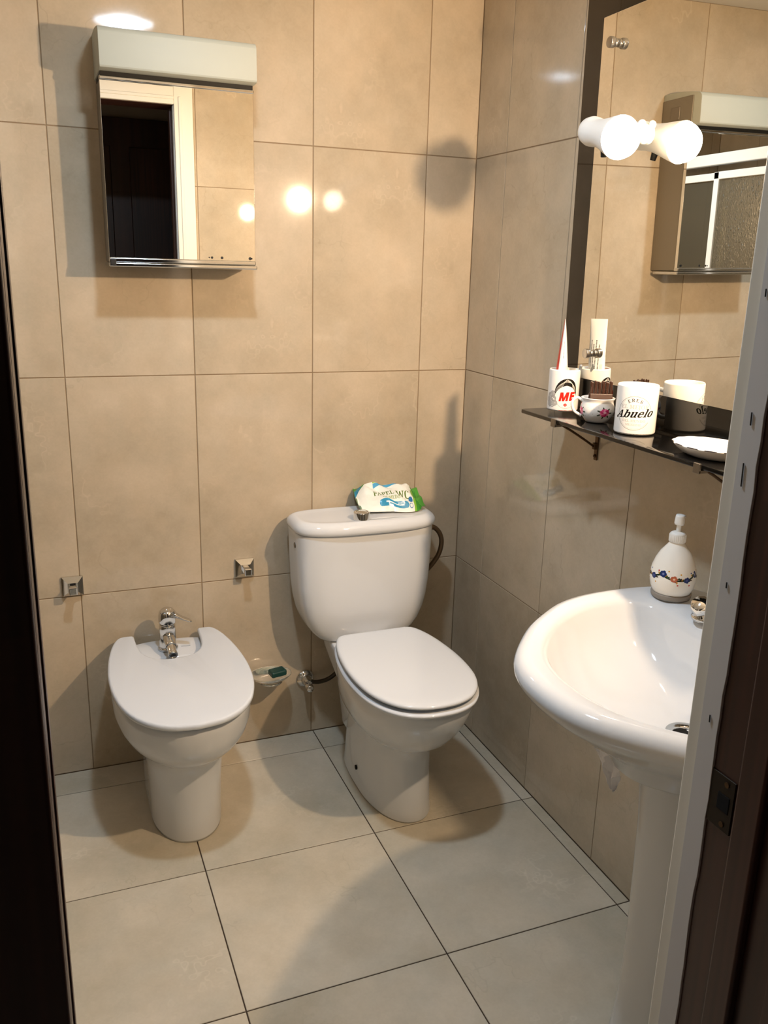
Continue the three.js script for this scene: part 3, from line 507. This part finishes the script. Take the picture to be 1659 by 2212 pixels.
{ // oval scalloped dish
  const t = thing('soap_dish', 'white oval scalloped dish with dark rim dashes at the right end of the shelf', 'dish', [-.083, SH, 1.165]);
  const N = 96, E = (y, a, b, sc) => Array.from({ length: N }, (_, k) => { const q = k / N * Math.PI * 2, s = 1 + sc * Math.cos(q * 14); return V(b * s * Math.cos(q), y, a * s * Math.sin(q)); });
  mesh('dish_body', loft([E(0, .048, .034, 0), E(.001, .054, .04, 0), E(.006, .064, .05, .004), E(.013, .073, .058, .012), E(.0185, .079, .063, .018), E(.0205, .0805, .0645, .02), E(.0215, .0795, .0635, .02), E(.019, .074, .058, .015), E(.012, .064, .05, .006), E(.009, .05, .036, 0), E(.009, .02, .012, 0)]), M.ceramic, t);
  for (let k = 0; k < 14; k++) { const pts = []; for (let i = 0; i <= 6; i++) { const q = (k + .18 + i / 6 * .64) / 14 * Math.PI * 2, s = 1 + .02 * Math.cos(q * 14); pts.push(V(.0642 * s * Math.cos(q), .0208, .0802 * s * Math.sin(q))); } mesh('rim_dash', new THREE.TubeGeometry(new THREE.CatmullRomCurve3(pts), 8, .0009, 6), std({ color: 0x2c2932, roughness: .4 }), t); }
}
// ---------------------------------------------------------------- soap dispenser on the basin
{
  const t = thing('soap_dispenser', 'white pear-shaped ceramic soap dispenser with a painted flower garland', 'soap dispenser', [-.097, .8362, 1.119]);
  const tex = canvasTex(1024, 512, (x, w, h) => {
    x.fillStyle = '#f4f1e9'; x.fillRect(0, 0, w, h); const Y = h * .60;
    for (let s = 0; s < 4; s++) { const X0 = s * 256; x.strokeStyle = '#22301f'; x.lineWidth = 13; x.beginPath(); x.moveTo(X0, Y - 10); x.bezierCurveTo(X0 + 64, Y + 34, X0 + 190, Y + 34, X0 + 256, Y - 10); x.stroke();
      for (let k = 0; k < 26; k++) { const f = k / 26, yy = Y - 10 + 33 * 4 * f * (1 - f); x.fillStyle = ['#2b4a2a', '#1b2a1d', '#3c2f28', '#c7862c'][k % 4]; x.beginPath(); x.ellipse(X0 + f * 256 + 5, yy + ((k * 37) % 34) - 17, 11, 5.5, k, 0, 7); x.fill(); }
      const fl = (cx, cy, c1, c2, r) => { for (let k = 0; k < 5; k++) { x.fillStyle = c1; x.beginPath(); x.arc(cx + r * .8 * Math.cos(k * 1.257), cy + r * .8 * Math.sin(k * 1.257), r * .72, 0, 7); x.fill(); } x.fillStyle = c2; x.beginPath(); x.arc(cx, cy, r * .5, 0, 7); x.fill(); };
      fl(X0 + 10, Y - 14, '#26376e', '#7680b0', 18); fl(X0 + 92, Y + 14, '#b9603f', '#e8c3a2', 17); fl(X0 + 186, Y + 20, '#26376e', '#4f5e9c', 16);
      for (const [a, b] of [[50, -40], [140, -24], [120, 60], [210, 62], [226, -30]]) { x.fillStyle = ['#c9402f', '#2a4a8c', '#d6982e'][(a + s) % 3]; x.beginPath(); x.arc(X0 + a, Y + b, 6, 0, 7); x.fill(); } }
  });
  const pr = [[0, .009], [.030, .009], [.0365, .012], [.0415, .024], [.0438, .038], [.0435, .05], [.0408, .063], [.0355, .078], [.028, .092], [.02, .102], [.0145, .109], [.0125, .113], [.0125, .118]];
  const g = lathe(pr, 64), uv = g.attributes.uv, p = g.attributes.position; for (let i = 0; i < uv.count; i++) uv.setY(i, p.getY(i) / .13); g.rotateY(.35);
  mesh('bottle', g, phy({ map: tex, roughness: .08 }), t);
  mesh('base_ring', lathe([[0, 0], [.0365, 0], [.038, .003], [.0385, .009], [.0375, .0115], [0, .0115]], 48), std({ color: 0x8d867d, roughness: .6 }), t);
  const collar = []; for (let k = 0; k < 28; k++) { const a = k / 28 * Math.PI * 2; collar.push(T(box(.0016, .014, .0016, .0152 * Math.cos(a), .1195, .0152 * Math.sin(a), .0006), 0, 0, 0)); }
  mesh('collar', [lathe([[0, .112], [.0155, .112], [.0155, .127], [.013, .130], [.009, .132], [0, .132]], 36), ...collar], M.whitePlastic, t);
  const pump = mesh('pump', [lathe([[0, .13], [.0045, .13], [.0045, .147], [0, .147]], 20), T(lathe([[0, 0], [.0085, 0], [.0095, .003], [.0085, .016], [.0075, .0195], [0, .02]], 24), 0, .146, 0), along(lathe([[0, 0], [.0045, 0], [.0038, .026], [0, .0265]], 16), V(.75, -.06, -.5), V(.003, .157, -.002))], M.whitePlastic, t);
}
// ---------------------------------------------------------------- wipes pack on the cistern
{
  const tex = canvasTex(1024, 512, (x, w, h) => {
    x.fillStyle = '#eef1ea'; x.fillRect(0, 0, w, h);
    x.fillStyle = '#3f8f33'; x.beginPath(); x.moveTo(0, 0); x.lineTo(250, 0); x.quadraticCurveTo(210, 120, 0, 190); x.fill(); x.fillRect(930, 0, 94, h); x.fillStyle = '#7fb63b'; x.fillRect(905, 180, 40, h);
    x.fillStyle = '#2a86a8'; x.beginPath(); x.moveTo(0, 120); x.lineTo(110, 40); x.lineTo(150, 80); x.lineTo(0, 230); x.fill();
    x.fillStyle = '#4aa3cf'; x.beginPath(); x.moveTo(300, 130); x.quadraticCurveTo(520, 60, 760, 90); x.lineTo(760, 130); x.quadraticCurveTo(520, 110, 300, 180); x.fill(); x.fillStyle = '#9cc25a'; x.beginPath(); x.moveTo(300, 90); x.quadraticCurveTo(500, 30, 720, 50); x.lineTo(720, 74); x.quadraticCurveTo(500, 62, 300, 124); x.fill();
    x.fillStyle = '#54701f'; x.font = 'bold 96px serif'; x.fillText('PAPEL', 270, 320); x.font = 'bold 132px serif'; x.fillText('WC', 620, 345); x.fillStyle = '#8a9b4c'; x.font = 'bold 58px serif'; x.fillText('HÚMEDO', 400, 385);
    x.fillStyle = '#2f93bd'; x.beginPath(); x.roundRect ? x.roundRect(330, 410, 480, 62, 30) : x.rect(330, 410, 480, 62); x.fill(); x.fillStyle = '#dfeef4'; x.fillRect(430, 434, 300, 12);
    x.fillStyle = '#2a6ea8'; x.beginPath(); x.arc(858, 360, 36, 0, 7); x.fill(); x.strokeStyle = '#2a6ea8'; x.lineWidth = 8; x.beginPath(); x.arc(850, 450, 28, 0, 7); x.stroke();
  });
  const t = thing('wipes_pack', 'crumpled white and green pack of wet toilet wipes lying on the cistern', 'wipes pack', [-.278, .772, .07]);
  // pillow pack: a crumpled top sheet over a flat underside
  const nx = 34, nz = 20, W = .19, D = .13, P = [], U = [], I = [];
  const bump = (u, v) => { const e = Math.min(1, (1 - Math.abs(u)) * 3.2) * Math.min(1, (1 - Math.abs(v)) * 2.4); const cr = Math.sin(u * 5 + v * 3) * .0045 + Math.sin(u * 11 - v * 7 + 1) * .003 + Math.abs(Math.sin(u * 4 - v * 6)) * .004; return Math.max(.001, (.027 + .012 * -u * 0 + .009 * (-v) + cr) * e ** .7 * (u < -.15 ? 1 - .35 * (-.15 - u) : 1)); };
  for (let s = 0; s < 2; s++) for (let j = 0; j <= nz; j++) for (let i = 0; i <= nx; i++) { const u = i / nx * 2 - 1, v = j / nz * 2 - 1; const pin = 1 - .1 * Math.abs(u) ** 6; P.push(u * W / 2 * (1 - .04 * v * v), s ? .0004 + .001 * Math.abs(u) ** 8 : bump(u, v) + (Math.abs(u) > .95 ? .004 * Math.sin(v * 9) + .006 : 0), v * D / 2 * pin + (s ? 0 : .006 * Math.sin(u * 3))); U.push(i / nx, 1 - j / nz); }
  const n1 = nx + 1, off = n1 * (nz + 1);
  for (let j = 0; j < nz; j++) for (let i = 0; i < nx; i++) { const a = j * n1 + i, b = a + 1, c = a + n1, d = c + 1; I.push(a, c, b, b, c, d, a + off, b + off, c + off, b + off, d + off, c + off); }
  const side = (a, b) => I.push(a, b, a + off, b, b + off, a + off);
  for (let i = 0; i < nx; i++) { side(i + 1, i); side(nz * n1 + i, nz * n1 + i + 1); } for (let j = 0; j < nz; j++) { side(j * n1, (j + 1) * n1); side((j + 1) * n1 + nx, j * n1 + nx); }
  const g = new THREE.BufferGeometry(); g.setAttribute('position', new THREE.Float32BufferAttribute(P, 3)); g.setAttribute('uv', new THREE.Float32BufferAttribute(U, 2)); g.setIndex(I); g.computeVertexNormals();
  const pk = mesh('pack', toCreasedNormals(g, .5), phy({ map: tex, roughness: .25 }), t);
  const flapG = new THREE.BoxGeometry(.022, .0012, .1, 4, 1, 14), fp = flapG.attributes.position; for (let i = 0; i < fp.count; i++) fp.setY(i, fp.getY(i) + .007 + .004 * Math.sin(fp.getZ(i) * 120 + fp.getX(i) * 60)); flapG.computeVertexNormals();
  mesh('end_seal', T(flapG, .097, 0, 0, 0, 0, .15), std({ color: 0x4f9a36, roughness: .35 }), t);
  t.rotation.y = -.1; t.rotation.x = .3;
}
// ---------------------------------------------------------------- chrome towel-rail sockets
function socket(x, y, label) {
  const t = thing('towel_rail_socket', label, 'wall bracket', [x, y, 0], 'square chrome sockets left from a towel rail');
  const q = (y0, s) => [V(-s, -s, y0), V(s, -s, y0), V(s, s, y0), V(-s, s, y0)];
  mesh('base_plate', loft([q(.0003, .0275), q(.008, .0275), q(.0105, .025), q(.012, .0235), q(.02, .015), q(.0215, .0135)], { crease: .2 }), M.chrome, t);
  mesh('socket_arm', [box(.018, .018, .036, 0, .001, .038, .002), box(.022, .022, .008, 0, .001, .052, .003)], M.chrome, t);
}
socket(-1.175, .577, 'square chrome wall socket on the far left, above the left side of the bidet');
socket(-.697, .58, 'square chrome wall socket left of the toilet cistern');
// ---------------------------------------------------------------- glass soap dish on the wall
{
  const t = thing('glass_soap_dish', 'clear oval glass soap dish on the wall between bidet and toilet', 'soap dish', [-.636, .232, .06]);
  const E = (y, a, b) => Array.from({ length: 56 }, (_, k) => { const q = k / 56 * Math.PI * 2; return V(a * Math.cos(q), y, b * Math.sin(q)); });
  mesh('dish', loft([E(0, .036, .026), E(.003, .046, .034), E(.012, .058, .044), E(.02, .064, .05), E(.0215, .0635, .0495), E(.02, .061, .047), E(.013, .054, .04), E(.006, .044, .032), E(.0045, .03, .02)]), phy({ color: 0xe9f3ea, roughness: .12, transmission: .92, thickness: .003, ior: 1.5 }), t);
  mesh('holder', [T(new THREE.TorusGeometry(.033, .003, 10, 40), 0, -.0035, 0, Math.PI / 2, 0, 0), capTube([V(0, -.004, -.032), V(0, -.006, -.052)], .005, 10), T(new THREE.CylinderGeometry(.018, .02, .008, 24), 0, -.006, -.0555, Math.PI / 2, 0, 0)], M.chrome, t);
  const s = mesh('soap_bar', T(new RoundedBoxGeometry(.05, .019, .034, 4, .006), -.615, .2555, .062, .06, .2, 0), phy({ color: 0x0f3b36, roughness: .35 }), scene);
  tag(s, 'dark green bar of soap lying in the glass dish', 'soap');
}
// ---------------------------------------------------------------- shower screen, seen only through the mirrors
{
  const X = -1.5, t = thing('shower_screen', 'white framed sliding shower screen with wet glass, seen in the mirrors', 'shower screen');
  const al = std({ color: 0xeef1f2, roughness: .3 });
  mesh('header_rail', span(X - .03, X, 1.848, 1.893, .0, DOORZ - .03, .004), al, t);
  mesh('floor_rail', span(X - .03, X, 0, .05, .0, DOORZ - .03, .004), al, t);
  const N = 256, a = periodicNoise(N, 60, 5), b = periodicNoise(N, 128, 6), c = periodicNoise(N, 9, 8);
  const drops = dataTex(N, (x, y, i) => { const v = Math.max(0, a[i] + b[i] * .6 - .95) * 600 * c[i] + b[i] * 20; return [v, v, v].map(q => Math.min(255, q)); }, false); drops.repeat.set(3, 3);
  const glass = (rough, bs) => phy({ color: 0xb9b29f, roughness: rough, transmission: .85, thickness: 0, bumpMap: drops, bumpScale: bs });
  const panel = (z0, z1, x, mat) => { const f = mesh('sliding_panel', [span(x - .012, x + .012, .05, 1.82, z0, z0 + .03, .003), span(x - .012, x + .012, .05, 1.82, z1 - .03, z1, .003), span(x - .012, x + .012, 1.79, 1.82, z0, z1, .003), span(x - .012, x + .012, .05, .09, z0, z1, .003)], al, t); mesh('glass_pane', span(x - .003, x + .003, .085, 1.8, z0 + .025, z1 - .025, 0), mat, f); };
  panel(.02, .938, X - .006, glass(.3, .004)); panel(.87, DOORZ - .05, X - .032, glass(.06, .0003));
}
renderer.render(scene, camera);
